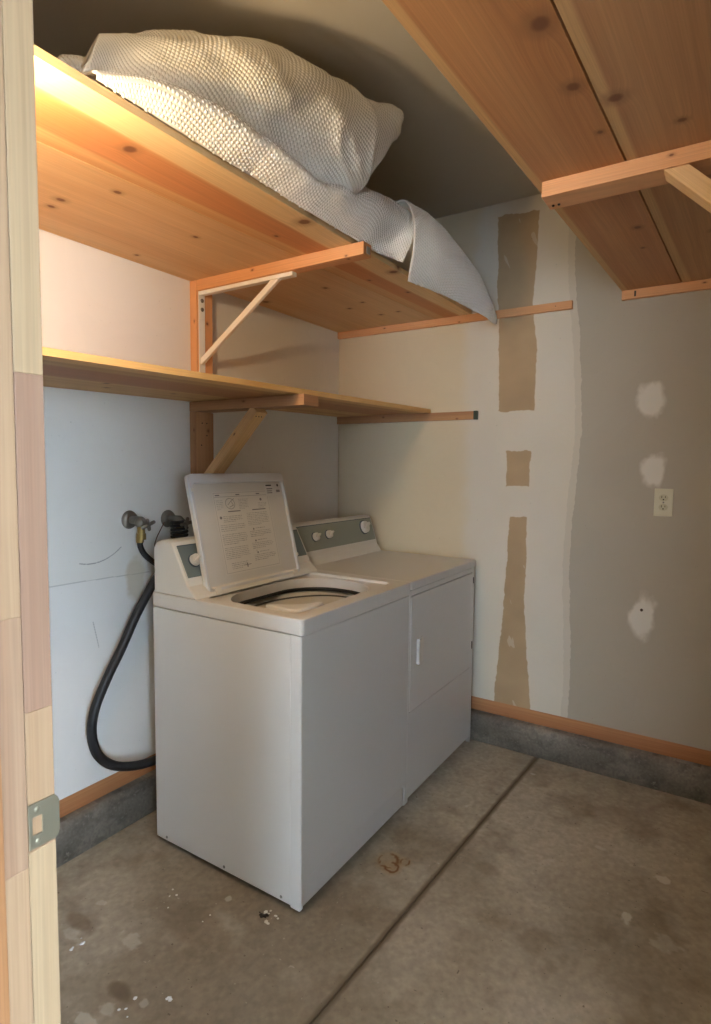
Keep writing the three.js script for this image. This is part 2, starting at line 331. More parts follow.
// ---------------------------------------------------------------- door frame
{
  const d = structG('door_1', 'finger-jointed pine door jamb with brass strike plate, open doorway', 'door frame');
  const jl = new THREE.Group(); jl.name = 'jamb'; d.add(jl);
  jl.position.set(1.09, 0.855, 2.30); jl.rotation.z = -0.0065;
  const mk = (s, l, dk) => { const tx = pine(s, 1.0, 0.1, { light: l, dark: dk, sap: l, w: 512, h: 128, streak: 1.0 }); tx.wrapS = tx.wrapT = THREE.RepeatWrapping; return pineMat(tx, { roughness: 0.5 }); };
  const pale = mk(801, [166, 140, 108], [154, 124, 92]), brown = mk(811, [148, 116, 94], [132, 98, 77]), pale2 = mk(821, [162, 132, 102], [150, 118, 88]), tan = mk(831, [154, 124, 98], [142, 108, 83]), orange = mk(841, [158, 114, 76], [146, 100, 62]);
  const seg = (y0, y1, z0, z1, m, x0 = -0.024, x1 = 0) => part('jamb_piece', lengthUV2(bx(x0, x1, y0 - 0.855, y1 - 0.855, z0 - 2.30, z1 - 2.30, 0.0012), 'y'), m, jl);
  const zA = 2.3385, zB = 2.3715;
  // far strip
  seg(-0.02, 0.819, 2.300, zA, pale); seg(0.819, 1.02, 2.300, zA, pale2); seg(1.02, 1.478, 2.300, zA, brown); seg(1.478, 2.10, 2.300, zA, pale);
  // middle strip
  seg(-0.02, 0.80, zA + 0.0008, zB, pale2); seg(0.80, 1.155, zA + 0.0008, zB, tan); seg(1.155, 2.10, zA + 0.0008, zB, pale2);
  // stop, proud of the jamb
  seg(-0.02, 1.3, zB + 0.0005, 2.43, orange, -0.024, 0.003); seg(1.3, 2.10, zB + 0.0005, 2.43, tan, -0.024, 0.003);
  // strike plate
  const brass = mat(0x958d78, { metalness: 0.75, roughness: 0.45 });
  const sh = new THREE.Shape(); sh.moveTo(0, -0.032); sh.lineTo(0.036, -0.032); sh.quadraticCurveTo(0.0425, -0.028, 0.043, -0.018); sh.lineTo(0.043, 0.018); sh.quadraticCurveTo(0.0425, 0.028, 0.036, 0.032); sh.lineTo(0, 0.032); sh.closePath();
  const ho = new THREE.Path(); ho.moveTo(0.004, -0.014); ho.lineTo(0.004, 0.013); ho.lineTo(0.019, 0.013); ho.lineTo(0.019, -0.014); ho.closePath(); sh.holes.push(ho);
  const sg = new THREE.ExtrudeGeometry(sh, { depth: 0.0016, bevelEnabled: true, bevelSize: 0.0005, bevelThickness: 0.0005, bevelSegments: 1, curveSegments: 8 });
  sg.rotateY(Math.PI / 2);                                   // shape x -> -z, extrusion -> +x
  const sp = part('strike_plate', sg, brass, d, [1.0905, 0.857, 2.3385]); sp.userData.label = 'dull metal strike plate with square latch hole';
  for (const s of [-1, 1]) { const g = new THREE.SphereGeometry(0.0042, 12, 8); g.scale(0.35, 1, 1); part('screw', g, brass, sp, [0.0022, 0.023 * s, -0.0115]); }
  const lip = new THREE.BoxGeometry(0.010, 0.027, 0.001); part('latch_lip', lip, mat(0xd8d2c0, { metalness: 0.7, roughness: 0.3 }), sp, [-0.004, 0, -0.0195]);
  part('jamb_post', bx(1.921, 1.945, 0, 2.10, 2.30, 2.43, 0.002), pale, d);
  part('head_jamb', bx(1.062, 1.945, 2.068, 2.09, 2.30, 2.43, 0.002), pale, d);
}

// ---------------------------------------------------------------- shelves
const rough = { roughness: 0.58 };
function stud(name, parent, x0, x1, y0, y1, z0, z1, axis, m) { return part(name, lengthUV2(bx(x0, x1, y0, y1, z0, z1, 0.002), axis), m, parent); }
function lengthUV2(g, axis) {
  g.computeBoundingBox(); const b = g.boundingBox, p = g.attributes.position, n = g.attributes.normal, uv = g.attributes.uv;
  const L = 'xyz'.indexOf(axis);
  for (let i = 0; i < p.count; i++) {
    const P = [p.getX(i), p.getY(i), p.getZ(i)], N = [Math.abs(n.getX(i)), Math.abs(n.getY(i)), Math.abs(n.getZ(i))];
    const dom = N.indexOf(Math.max(...N)); const other = [0, 1, 2].filter((k) => k !== L && k !== dom)[0] ?? 0;
    const off = dom === L ? 0 : 0.37 * dom;
    uv.setXY(i, (P[L] - b.min.getComponent(L)) / 1.0, ((P[other] - b.min.getComponent(other)) / 0.1 + off) % 1.0001);
  }
  return g;
}
const studT = [0, 1, 2].map((k) => pine(900 + k * 13, 1.0, 0.1, { light: [[222, 164, 114], [184, 138, 96], [222, 182, 130]][k], dark: [[204, 140, 90], [150, 102, 68], [200, 154, 104]][k], sap: [[222, 164, 110], [176, 130, 90], [222, 180, 130]][k], w: 512, h: 96, knots: [[0.3, 0.3, 0.006], [0.72, 0.7, 0.005]] }));
const studM = studT.map((t) => { t.wrapS = t.wrapT = THREE.RepeatWrapping; return pineMat(t, rough); });
const nailM = mat(0x3a342e, { metalness: 0.6, roughness: 0.5 });
const whiteMetal = phys(0xf0ede6, { roughness: 0.38 });
// upper left shelf
{
  const t = thing('wall_shelf', 'upper pine shelf on the left, carrying the bubble wrap', 'shelf');
  const Y = 2.097, T = 2.116, zn = 2.30, xf = 0.78;
  // knots measured on the underside (x, z)
  const K = [[0.663, 1.826, 0.011], [0.756, 1.284, 0.013], [0.628, 1.244, 0.006], [0.765, 0.743, 0.011], [0.64, 0.705, 0.006], [0.699, 0.483, 0.007]];
  const KB = [[0.432, 1.705, 0.009], [0.363, 1.375, 0.008], [0.06, 1.369, 0.006], [0.398, 0.712, 0.009], [0.06, 0.681, 0.011], [0.32, 0.394, 0.008], [0.423, 0.451, 0.007], [0.395, 0.223, 0.008], [0.493, 0.23, 0.007], [0.244, 1.761, 0.011], [0.175, 1.751, 0.009]];
  const seamX = (z) => 0.592 - 0.047 * z;
  const front = pineMat(pine(1001, zn, 0.24, { light: [214, 168, 116], dark: [198, 144, 94], sap: [228, 198, 148], sapFrom: 0.70, heart: [0.28, 0.66, [200, 134, 84]], knots: K.map(([x, z, r]) => [(zn - z) / zn, (x - seamX(z)) / (xf - seamX(z)), r * 1.45]) }), rough);
  const rear = pineMat(pine(1051, zn, 0.55, { light: [218, 184, 138], dark: [206, 164, 116], sap: [226, 194, 148], knots: KB.map(([x, z, r]) => [(zn - z) / zn, x / seamX(z), r * 1.3]), h: 512, streak: 0.35 }), rough);
  const g = 0.0016;
  part('board', plank([seamX(zn) + g, zn], [xf, zn], [seamX(0) + g, 0.004], [xf, 0.004], Y, T), front, t);
  part('board', plank([0.003, zn], [seamX(zn) - g, zn], [0.003, 0.004], [seamX(0) - g, 0.004], Y, T), rear, t);
  stud('cleat', t, 0.003, 1.252, Y - 0.036, Y - 0.0005, 0.0005, 0.02, 'x', studM[0]);
  stud('support_arm', t, 0.039, 0.828, Y - 0.042, Y - 0.0005, 1.020, 1.069, 'x', studM[0]);
  stud('wall_post', t, 0.001, 0.038, 1.636, Y - 0.001, 0.982, 1.070, 'y', studM[0]);
  // metal plate on the arm end
  part('nail_plate', bx(0.828, 0.8305, 2.062, 2.085, 1.030, 1.052, 0.0005), mat(0xa8a8a4, { metalness: 0.8, roughness: 0.4 }), t);
  // folded white shelf bracket
  const b = new THREE.Group(); b.name = 'metal_bracket'; t.add(b); b.userData.label = 'white folding metal bracket under the shelf';
  part('bracket_leg', bx(0.0385, 0.0425, 1.655, 2.054, 1.028, 1.060, 0.001), whiteMetal, b);
  part('bracket_arm', bx(0.0385, 0.52, 2.040, 2.0545, 1.032, 1.058, 0.001), whiteMetal, b);
  { const L = Math.hypot(0.41, 0.275), sg = rbox(L, 0.024, 0.016, 0.003); part('strut', sg, whiteMetal, b, [0.244, 1.912, 1.046], [0, 0, Math.atan2(0.275, 0.41)]); }
  for (const [x, y, rx] of [[0.0435, 2.02, 0], [0.0435, 1.985, 0], [0.0435, 1.675, 0]]) { const s = new THREE.SphereGeometry(0.0085, 14, 10); s.scale(0.55, 1, 1); part('screw', s, mat(0x8a8478, { metalness: 0.8, roughness: 0.4 }), b, [x, y, 1.043]); }
  { const s = new THREE.SphereGeometry(0.006, 12, 8); s.scale(1, 0.5, 1); part('screw', s, whiteMetal, b, [0.49, 2.050, 1.043]); }
  // nails in the cleat end
  part('nail', bx(1.18, 1.183, 2.078, 2.081, 0.019, 0.021), nailM, t);
}
// lower left shelf (sags towards the door)
{
  const t = thing('wall_shelf', 'lower narrower pine shelf over the washer and dryer', 'shelf');
  const zn = 2.30, yAt = (z) => 1.634 - 0.0165 * z;
  const tilt = new THREE.Group();
  const K = [[0.24, 1.62, 0.010], [0.14, 1.55, 0.009], [0.18, 1.31, 0.008], [0.30, 1.27, 0.007], [0.4, 0.6, 0.008], [0.25, 0.35, 0.007]];
  const m = pineMat(pine(1101, zn, 0.57, { light: [212, 170, 112], dark: [184, 132, 82], sap: [226, 182, 118], sapFrom: 0.9, heart: [0.45, 0.78, [176, 118, 76]], knots: K.map(([x, z, r]) => [(zn - z) / zn, x / 0.57, r]), h: 512 }), rough);
  const g = plank([0.003, zn], [0.572, zn], [0.003, 0.004], [0.572, 0.004], 0, 0.0185);
  const p = g.attributes.position; for (let i = 0; i < p.count; i++) p.setY(i, p.getY(i) + yAt(p.getZ(i))); g.computeVertexNormals();
  part('board', g, m, t);
  const c = stud('cleat', t, 0.003, 0.818, 1.593, 1.633, 0.0005, 0.02, 'x', studM[1]); c.userData.label = 'wooden cleat screwed to the patched wall';
  part('painted_tip', bx(0.808, 0.826, 1.592, 1.634, 0.0005, 0.0206, 0.001), mat(0x2c4034, { roughness: 0.6 }), t).userData.label = 'dark green painted end of the cleat';
  stud('support_arm', t, 0.002, 0.592, 1.5755, 1.6145, 0.992, 1.080, 'x', studM[1]);
  stud('wall_post', t, 0.001, 0.038, 1.20, 1.575, 0.982, 1.078, 'y', studM[1]);
  const L = 0.44; const bg = lengthUV2(rbox(L, 0.038, 0.062, 0.002), 'x');
  part('brace', bg, studM[2], t, [0.198, 1.418, 1.046], [0, 0, Math.PI / 4]);
  for (const [y, z] of [[1.53, 1.045], [1.48, 1.02], [1.53, 1.02], [1.44, 1.05]]) part('nail', new THREE.SphereGeometry(0.003, 8, 6), nailM, t, [0.0385, y, z]);
  for (const dz of [1.065, 1.05, 1.035]) part('nail', new THREE.SphereGeometry(0.0025, 8, 6), nailM, t, [0.352, 1.545, dz]);
}
// right shelf, a few degrees off square
{
  const t = thing('wall_shelf', 'wide pine shelf overhead on the right, seen from below', 'shelf');
  const Y = 2.106, T = 2.126, zn = 2.29, fx = (z) => 1.452 - 0.043 * z, sx = (z) => 1.674 - 0.041 * z, s2 = (z) => 1.95 - 0.04 * z;
  const K1 = [[1.575, 1.70, 0.022], [1.585, 1.50, 0.016], [1.60, 1.307, 0.008], [1.60, 0.696, 0.013], [1.592, 0.501, 0.007]], K2 = [[1.645, 1.42, 0.016], [1.755, 1.264, 0.009], [1.80, 0.55, 0.012]];
  const mk = (s, a, b, K, o) => pineMat(pine(s, zn, 0.25, { light: [192, 138, 90], dark: [170, 112, 68], sap: [206, 164, 112], knots: K.map(([x, z, r]) => [(zn - z) / zn, (x - a(z)) / (b(z) - a(z)), r]), ...o }), rough);
  const b1 = mk(1201, fx, sx, K1, { sapTo: 0.10 }), b2 = mk(1231, sx, s2, K2, { sapTo: 0.10, light: [186, 140, 98], dark: [164, 116, 78], sap: [202, 162, 114] }), b3 = mk(1261, s2, () => RW, [], {});
  const g = 0.0035;
  part('board', plank([fx(zn), zn], [sx(zn) - g, zn], [fx(0), 0.004], [sx(0) - g, 0.004], Y, T), b1, t);
  part('board', plank([sx(zn) + g * 0.4, zn], [s2(zn) - g, zn], [sx(0) + g * 0.4, 0.004], [s2(0) - g, 0.004], Y, T), b2, t);
  part('board', plank([s2(zn) + g * 0.4, zn], [RW - 0.003, zn], [s2(0) + g * 0.4, 0.004], [RW - 0.003, 0.004], Y, T), b3, t);
  stud('cleat', t, 1.452, RW - 0.003, Y - 0.038, Y - 0.0005, 0.0005, 0.02, 'x', studM[0]);
  stud('support_arm', t, 1.425, RW - 0.04, Y - 0.040, Y - 0.0005, 1.058, 1.147, 'x', studM[0]);
  stud('wall_post', t, RW - 0.039, RW - 0.001, 1.55, Y - 0.001, 1.058, 1.147, 'y', studM[0]);
  const L = 0.66; part('brace', lengthUV2(rbox(L, 0.038, 0.062, 0.002), 'x'), studM[2], t, [1.952, 1.850, 1.110], [0, 0, -Math.PI / 4]);
  for (const x of [1.44, 1.455]) part('nail', new THREE.SphereGeometry(0.004, 8, 6), nailM, t, [x, Y - 0.0405, 1.085]);
  for (const x of [1.50, 1.503]) part('nail', bx(x, x + 0.004, Y - 0.03, Y - 0.008, 0.0195, 0.0212), nailM, t);
}

// ---------------------------------------------------------------- appliances
const enamel = phys(0xd6d5d2, { roughness: 0.32, clearcoat: 0.35, clearcoatRoughness: 0.25 });
const plastic = phys(0xd9d7d0, { roughness: 0.38 });
const tealPanel = mat(0x6a7678, { roughness: 0.42 });
const tealDark = mat(0x3c4c58, { roughness: 0.5 });
const rubber = mat(0x17181a, { roughness: 0.6 });
const gapShadeM = mat(0x2a2a2a, { roughness: 0.9 });  // near-black colour standing in for shade inside panel gaps
const X0 = 0.194, X1 = 0.853;
// plate facing +x: shape in (z, y) coordinates, thickness from x0 to x1
function plateX(sh, x0, x1, bevel = 0.002) {
  const g = new THREE.ExtrudeGeometry(sh, { depth: x1 - x0 - bevel, bevelEnabled: bevel > 0, bevelSize: bevel, bevelOffset: -bevel, bevelThickness: bevel, bevelSegments: 3, curveSegments: 16 });
  // shape x -> z, shape y -> y, extrude -> x   (mirror-free: rotate -90 about y then flip sign of z)
  const p = g.attributes.position, idx = [];
  for (let i = 0; i < p.count; i++) { const a = p.getX(i), b = p.getY(i), c = p.getZ(i); p.setXYZ(i, x0 + c, b, a); }
  for (let i = 0; i < p.count; i += 3) { idx.push(i, i + 2, i + 1); }
  g.setIndex(idx); const h = g.toNonIndexed(); h.computeVertexNormals(); return h;
}
function rrect(x0, x1, y0, y1, r) { const s = new THREE.Shape(); s.moveTo(x0 + r, y0); s.lineTo(x1 - r, y0); s.absarc(x1 - r, y0 + r, r, -Math.PI / 2, 0); s.lineTo(x1, y1 - r); s.absarc(x1 - r, y1 - r, r, 0, Math.PI / 2); s.lineTo(x0 + r, y1); s.absarc(x0 + r, y1 - r, r, Math.PI / 2, Math.PI); s.lineTo(x0, y0 + r); s.absarc(x0 + r, y0 + r, r, Math.PI, Math.PI * 1.5); return s; }
// horizontal plate: shape in (x, z), y0..y1
function plateY(sh, y0, y1, bevel = 0.003) {
  const g = new THREE.ExtrudeGeometry(sh, { depth: y1 - y0 - 2 * bevel, bevelEnabled: bevel > 0, bevelSize: bevel, bevelOffset: -bevel, bevelThickness: bevel, bevelSegments: 3, curveSegments: 24 });
  const p = g.attributes.position, idx = [];
  for (let i = 0; i < p.count; i++) p.setXYZ(i, p.getX(i), y0 + bevel + p.getZ(i), p.getY(i));
  for (let i = 0; i < p.count; i += 3) idx.push(i, i + 2, i + 1);
  g.setIndex(idx); const h = g.toNonIndexed(); h.computeVertexNormals(); return h;
}
const CONSOLE = [[0.0, 0.914], [0.0, 1.070], [0.012, 1.090], [0.035, 1.100], [0.068, 1.101], [0.092, 1.094], [0.104, 1.082], [0.160, 0.978], [0.172, 0.952], [0.196, 0.934], [0.215, 0.914]];
function consoleBody(parent, z0, z1, panelM, kx = 1) {
  const sh = new THREE.Shape(); CONSOLE.forEach(([x, y], i) => i ? sh.lineTo(x * kx, y) : sh.moveTo(x * kx, y)); sh.closePath();
  const b = 0.008, g = new THREE.ExtrudeGeometry(sh, { depth: z1 - z0 - 2 * b, bevelEnabled: true, bevelSize: b * 0.8, bevelOffset: -b * 0.8, bevelThickness: b, bevelSegments: 4 });
  g.translate(0.2, 0, z0 + b);
  const bd = part('console', g, plastic, parent);
  // sloping fascia: from (0.104,1.082) to (0.160,0.978)
  const a = Math.atan2(1.082 - 0.978, (0.104 - 0.160) * kx), L = 0.118;
  const cx = 0.2 + 0.133 * kx, cy = 1.031;
  const fg = rbox(0.005, L, z1 - z0 - 0.026, 0.002); 
  const f = part('fascia', fg, panelM, bd, [cx - 0.0005, cy - 0.0005, (z0 + z1) / 2], [0, 0, a - Math.PI / 2]);
  part('fascia_edge', rbox(0.006, 0.0035, z1 - z0 - 0.026, 0.001), tealDark, f, [0.0006, L / 2 - 0.001, 0]);
  return f;
}
function knob(f, z, r, y = 0.0) {
  const c = new THREE.Group(); c.name = 'knob'; c.position.set(0.0025, y, z); c.rotation.z = -Math.PI / 2; f.add(c);
  part('skirt', cyl(r * 1.12, r * 1.16, 0.004, 28), tealDark, c, [0, 0.002, 0]);
  part('dial', cyl(r * 0.92, r, 0.016, 28), plastic, c, [0, 0.011, 0]);
  part('grip', rbox(r * 0.42, 0.016, r * 1.8, 0.003), plastic, c, [0, 0.024, 0], [0, 0.6, 0]);
}
function notched(z0, z1, y0, y1, m, h) { // front sheet with a toe opening
  const s = new THREE.Shape(); s.moveTo(z0, y0); s.lineTo(z0, y1); s.lineTo(z1, y1); s.lineTo(z1, y0); s.lineTo(z1 - m, y0); s.lineTo(z1 - m, y0 + h - 0.018); s.lineTo(z1 - m - 0.018, y0 + h); s.lineTo(z0 + m + 0.018, y0 + h); s.lineTo(z0 + m, y0 + h - 0.018); s.lineTo(z0 + m, y0); s.closePath(); return s;
}
// washer
{
  const z0 = 0.744, z1 = 1.426, zc = (z0 + z1) / 2;
  const t = thing('washing_machine', 'white top-loading washing machine with its lid standing open', 'washing machine');
  part('cabinet', mergeGeometries([bx(X0, 0.8135, 0.020, 0.8625, z1 - 0.016, z1, 0.004), bx(X0, 0.8135, 0.020, 0.8625, z0, z0 + 0.016, 0.004), bx(X0, X0 + 0.012, 0.020, 0.8625, z0 + 0.004, z1 - 0.004, 0.003)]), enamel, t);
  part('front_panel', plateX(notched(z0, z1, 0.016, 0.8635, 0.016, 0.088), 0.8165, X1, 0.006), enamel, t);
  part('toe_panel', bx(0.82, X1 - 0.006, 0.018, 0.101, z0 + 0.018, z1 - 0.018, 0.003), enamel, t);
  part('dark_body_core', bx(X0 + 0.01, 0.83, 0.03, 0.38, z0 + 0.01, z1 - 0.01), gapShadeM, t);  // dark core that stands in for shade behind the seams
  for (const z of [z0 + 0.012, z1 - 0.012]) part('seam_shade_strip', bx(0.79, 0.8325, 0.03, 0.861, z - 0.005, z + 0.005), gapShadeM, t);  // dark strips added to deepen the shade in the side seams
  // deck: rounded outer lip with a rectangular lid well above a round tub opening
  const outer = () => rrect(X0 - 0.002, X1 + 0.006, z0 + 0.0015, z1 + 0.003, 0.014);
  const o1 = outer(), w1 = rrect(0.395, 0.797, z0 + 0.052, z1 - 0.050, 0.03); o1.holes.push(new THREE.Path(w1.getPoints(16)));
  const o2 = outer(), w2 = rrect(0.412, 0.786, z0 + 0.080, z1 - 0.062, 0.172); o2.holes.push(new THREE.Path(w2.getPoints(24)));
  const deck = part('top_deck', mergeGeometries([plateY(o1, 0.900, 0.915, 0.004), plateY(o2, 0.866, 0.9045, 0.003)]), enamel, t);
  const ring = (a, r0, r1, y0, y1, ex = 1) => { const pts = []; for (let k = 0; k <= 4; k++) { const q = k / 4; pts.push(new THREE.Vector2(r0 + (r1 - r0) * q, y0 + (y1 - y0) * q)); } const g = new THREE.LatheGeometry(pts, 64); g.scale(ex, 1, 1); return g; };
  const cx = 0.599;
  // black gasket around the opening
  { const pts = w2.getPoints(24).map((p) => new THREE.Vector3(cx + (p.x - cx) * 1.0, 0.862, zc + (p.y - zc) * 1.0)); const g = new THREE.TubeGeometry(new THREE.CatmullRomCurve3(pts, true), 140, 0.0072, 8, true); part('gasket', g, rubber, t); }
  // tub ring, basket, agitator
  const dz = mat(0xcac6bc, { roughness: 0.45, side: THREE.DoubleSide });
  const tub = part('tub_ring', (() => { const g = new THREE.LatheGeometry([[0.272, 0.856], [0.250, 0.850], [0.244, 0.840], [0.241, 0.834], [0.236, 0.826], [0.222, 0.815], [0.205, 0.811]].map((p) => new THREE.Vector2(...p)), 72); g.scale(0.80, 1, 1.12); g.translate(cx, 0, zc); return g; })(), dz, t);
  part('basket', (() => { const g = new THREE.LatheGeometry([[0.214, 0.806], [0.205, 0.800], [0.208, 0.785], [0.232, 0.77], [0.235, 0.74], [0.235, 0.45], [0.22, 0.42], [0, 0.41]].map((p) => new THREE.Vector2(...p)), 64); g.scale(0.80, 1, 1.12); g.translate(cx, 0, zc); return g; })(), mat(0xb0aea8, { roughness: 0.35, side: THREE.DoubleSide }), t);
  part('agitator', (() => { const g = new THREE.LatheGeometry([[0, 0.80], [0.03, 0.798], [0.045, 0.785], [0.05, 0.70], [0.07, 0.50], [0.14, 0.43], [0.14, 0.415]].map((p) => new THREE.Vector2(...p)), 40); g.translate(cx, 0, zc); return g; })(), plastic, t);
  part('dark_inner_ring', (() => { const g = new THREE.TorusGeometry(0.2420, 0.0035, 8, 72); g.rotateX(Math.PI / 2); g.scale(0.80, 1, 1.12); g.translate(cx, 0.836, zc); return g; })(), mat(0x55534e, { roughness: 0.6 }), t);  // dark line around the inside of the tub ring
  // bleach cup lip at the front left of the opening
  { const q = new THREE.Shape(); q.moveTo(0.640, 1.338); q.quadraticCurveTo(0.650, 1.322, 0.672, 1.312); q.quadraticCurveTo(0.738, 1.278, 0.752, 1.218); q.quadraticCurveTo(0.758, 1.204, 0.772, 1.208); q.quadraticCurveTo(0.784, 1.26, 0.772, 1.325); q.quadraticCurveTo(0.766, 1.344, 0.74, 1.346); q.closePath(); part('bleach_dispenser', plateY(q, 0.890, 0.9145, 0.005), plastic, t); }
  // lid leaning back on its hinges
  const lid = new THREE.Group(); lid.name = 'lid'; lid.position.set(0.398, 0.922, (0.853 + 1.358) / 2); lid.rotation.z = Math.PI / 2 + 0.245; t.add(lid);
  const W = 0.505, H = 0.418; // lid local: x up the lid, z across, y = -> outside
  const lidSh = () => rrect(0, H, -W / 2, W / 2, 0.018);
  // local frame: +x runs up the lid; the inner face looks to -y (towards the room)
  const frame = lidSh(); frame.holes.push(new THREE.Path(rrect(0.012, H - 0.035, -W / 2 + 0.012, W / 2 - 0.012, 0.012).getPoints(10)));
  part('lid_panel', plateY(lidSh(), 0.004, 0.018, 0.004), enamel, lid);
  part('lid_rim', plateY(frame, -0.007, 0.006, 0.003), phys(0xcfd3d8, { roughness: 0.36 }), lid);
  for (const s of [-1, 1]) part('lid_hinge', rbox(0.022, 0.016, 0.026, 0.004), plastic, lid, [0.004, -0.006, s * (W / 2 - 0.04)]);
  for (const s of [-1, 1]) part('lid_bumper', rbox(0.012, 0.008, 0.010, 0.002), plastic, lid, [s > 0 ? 0.36 : 0.075, -0.008, s * (W / 2 - 0.006)]);
  // printed instruction sheet
  const cv = document.createElement('canvas'); cv.width = 512; cv.height = 560; const q = cv.getContext('2d');
  q.fillStyle = '#dcdad6'; q.fillRect(0, 0, 512, 560); q.strokeStyle = '#9a9a9c'; q.lineWidth = 2; q.strokeRect(10, 8, 492, 540);
  q.fillStyle = '#7c7c80';
  const lines = (x, y, w, n, dy, a = 1) => { for (let i = 0; i < n; i++) { let xx = x; const end = x + w * (i === n - 1 ? 0.6 : 0.92 + 0.08 * rnd()); while (xx < end) { const l = 6 + 22 * rnd(); q.globalAlpha = a * (0.45 + 0.4 * rnd()); q.fillRect(xx, y + i * dy, Math.min(l, end - xx), 4); xx += l + 5; } } q.globalAlpha = 1; };
  q.fillRect(22, 20, 38, 7); q.fillRect(200, 20, 36, 7); q.fillRect(392, 20, 34, 7); q.fillRect(14, 34, 484, 2);
  q.lineWidth = 4; q.beginPath(); q.ellipse(140, 84, 40, 36, 0.3, 0, 7); q.stroke(); q.beginPath(); q.moveTo(118, 92); q.lineTo(150, 66); q.lineTo(166, 96); q.lineTo(130, 108); q.stroke(); q.beginPath(); q.moveTo(150, 66); q.lineTo(180, 50); q.stroke();
  lines(22, 58, 60, 6, 12, 0.6); lines(215, 56, 90, 7, 11, 0.7); lines(395, 90, 84, 4, 11, 0.6);
  q.beginPath(); q.arc(428, 66, 10, 0, 7); q.fill(); q.beginPath(); q.arc(40, 176, 10, 0, 7); q.fill();
  q.fillRect(110, 134, 110, 7); q.fillRect(330, 134, 130, 7);
  lines(60, 168, 170, 4, 12); lines(24, 226, 220, 4, 13, 0.8); lines(24, 290, 220, 6, 13, 0.9); lines(24, 380, 220, 7, 12, 0.8); lines(60, 486, 150, 4, 12, 0.8);
  lines(270, 158, 210, 8, 12, 0.8); for (const y of [268, 352, 436]) { q.beginPath(); q.arc(310, y + 6, 7, 0, 7); q.fill(); lines(330, y, 150, 1, 12); lines(272, y + 20, 208, 4, 12, 0.9); }
  q.globalAlpha = 1; q.fillRect(190, 500, 10, 28); q.fillRect(160, 510, 70, 4);
  const ct = new THREE.CanvasTexture(cv); ct.colorSpace = THREE.SRGBColorSpace;
  {
    const g = new THREE.PlaneGeometry(0.30, 0.305);
    // plane x -> -z (as read from the room), plane y -> +x (up), normal -> -y
    const p = g.attributes.position; for (let i = 0; i < p.count; i++) { const a = p.getX(i), b = p.getY(i); p.setXYZ(i, b, 0, -a); } g.computeVertexNormals();
    const lb = part('printed_label', g, mat(0xffffff, { map: ct, roughness: 0.5, side: THREE.DoubleSide }), lid, [0.198, 0.0030, 0.0]); lb.userData.label = 'printed instruction sheet on the inside of the lid';
    const c2 = document.createElement('canvas'); c2.width = 256; c2.height = 128; const k = c2.getContext('2d'); k.fillStyle = '#d8d8d6'; k.fillRect(0, 0, 256, 128); k.fillStyle = '#3c3c40'; k.fillRect(20, 14, 90, 14); k.beginPath(); k.arc(214, 22, 14, 0, 7); k.fill(); k.fillStyle = '#8a8a8c'; k.fillRect(26, 50, 96, 12); k.fillRect(26, 74, 84, 10); k.fillRect(26, 94, 84, 10); k.fillRect(178, 70, 60, 26);
    const t2 = new THREE.CanvasTexture(c2); t2.colorSpace = THREE.SRGBColorSpace;
    const g2 = new THREE.PlaneGeometry(0.095, 0.05); const p2 = g2.attributes.position; for (let i = 0; i < p2.count; i++) { const a = p2.getX(i), b = p2.getY(i); p2.setXYZ(i, b, 0, -a); } g2.computeVertexNormals();
    part('small_label', g2, mat(0xffffff, { map: t2, roughness: 0.5, side: THREE.DoubleSide }), lid, [0.352, 0.0028, -0.185]);
  }
  const f = consoleBody(t, z0 + 0.002, z1 - 0.002, tealPanel);
  knob(f, 0.278, 0.021, -0.002); knob(f, -0.20, 0.03, 0.006); knob(f, -0.02, 0.021, -0.004);
  for (const x of [0.25, 0.533, 0.777]) { const g = new THREE.SphereGeometry(0.005, 10, 8); g.scale(1, 1, 0.5); part('screw', g, mat(0x8d8d8a, { metalness: 0.6, roughness: 0.4 }), t, [x, 0.034, z1 + 0.0005]); }
  for (const x of [X0 + 0.06, X1 - 0.06]) for (const z of [z0 + 0.06, z1 - 0.06]) part('foot', cyl(0.022, 0.026, 0.03, 16), rubber, t, [x, 0.0155, z]);
}
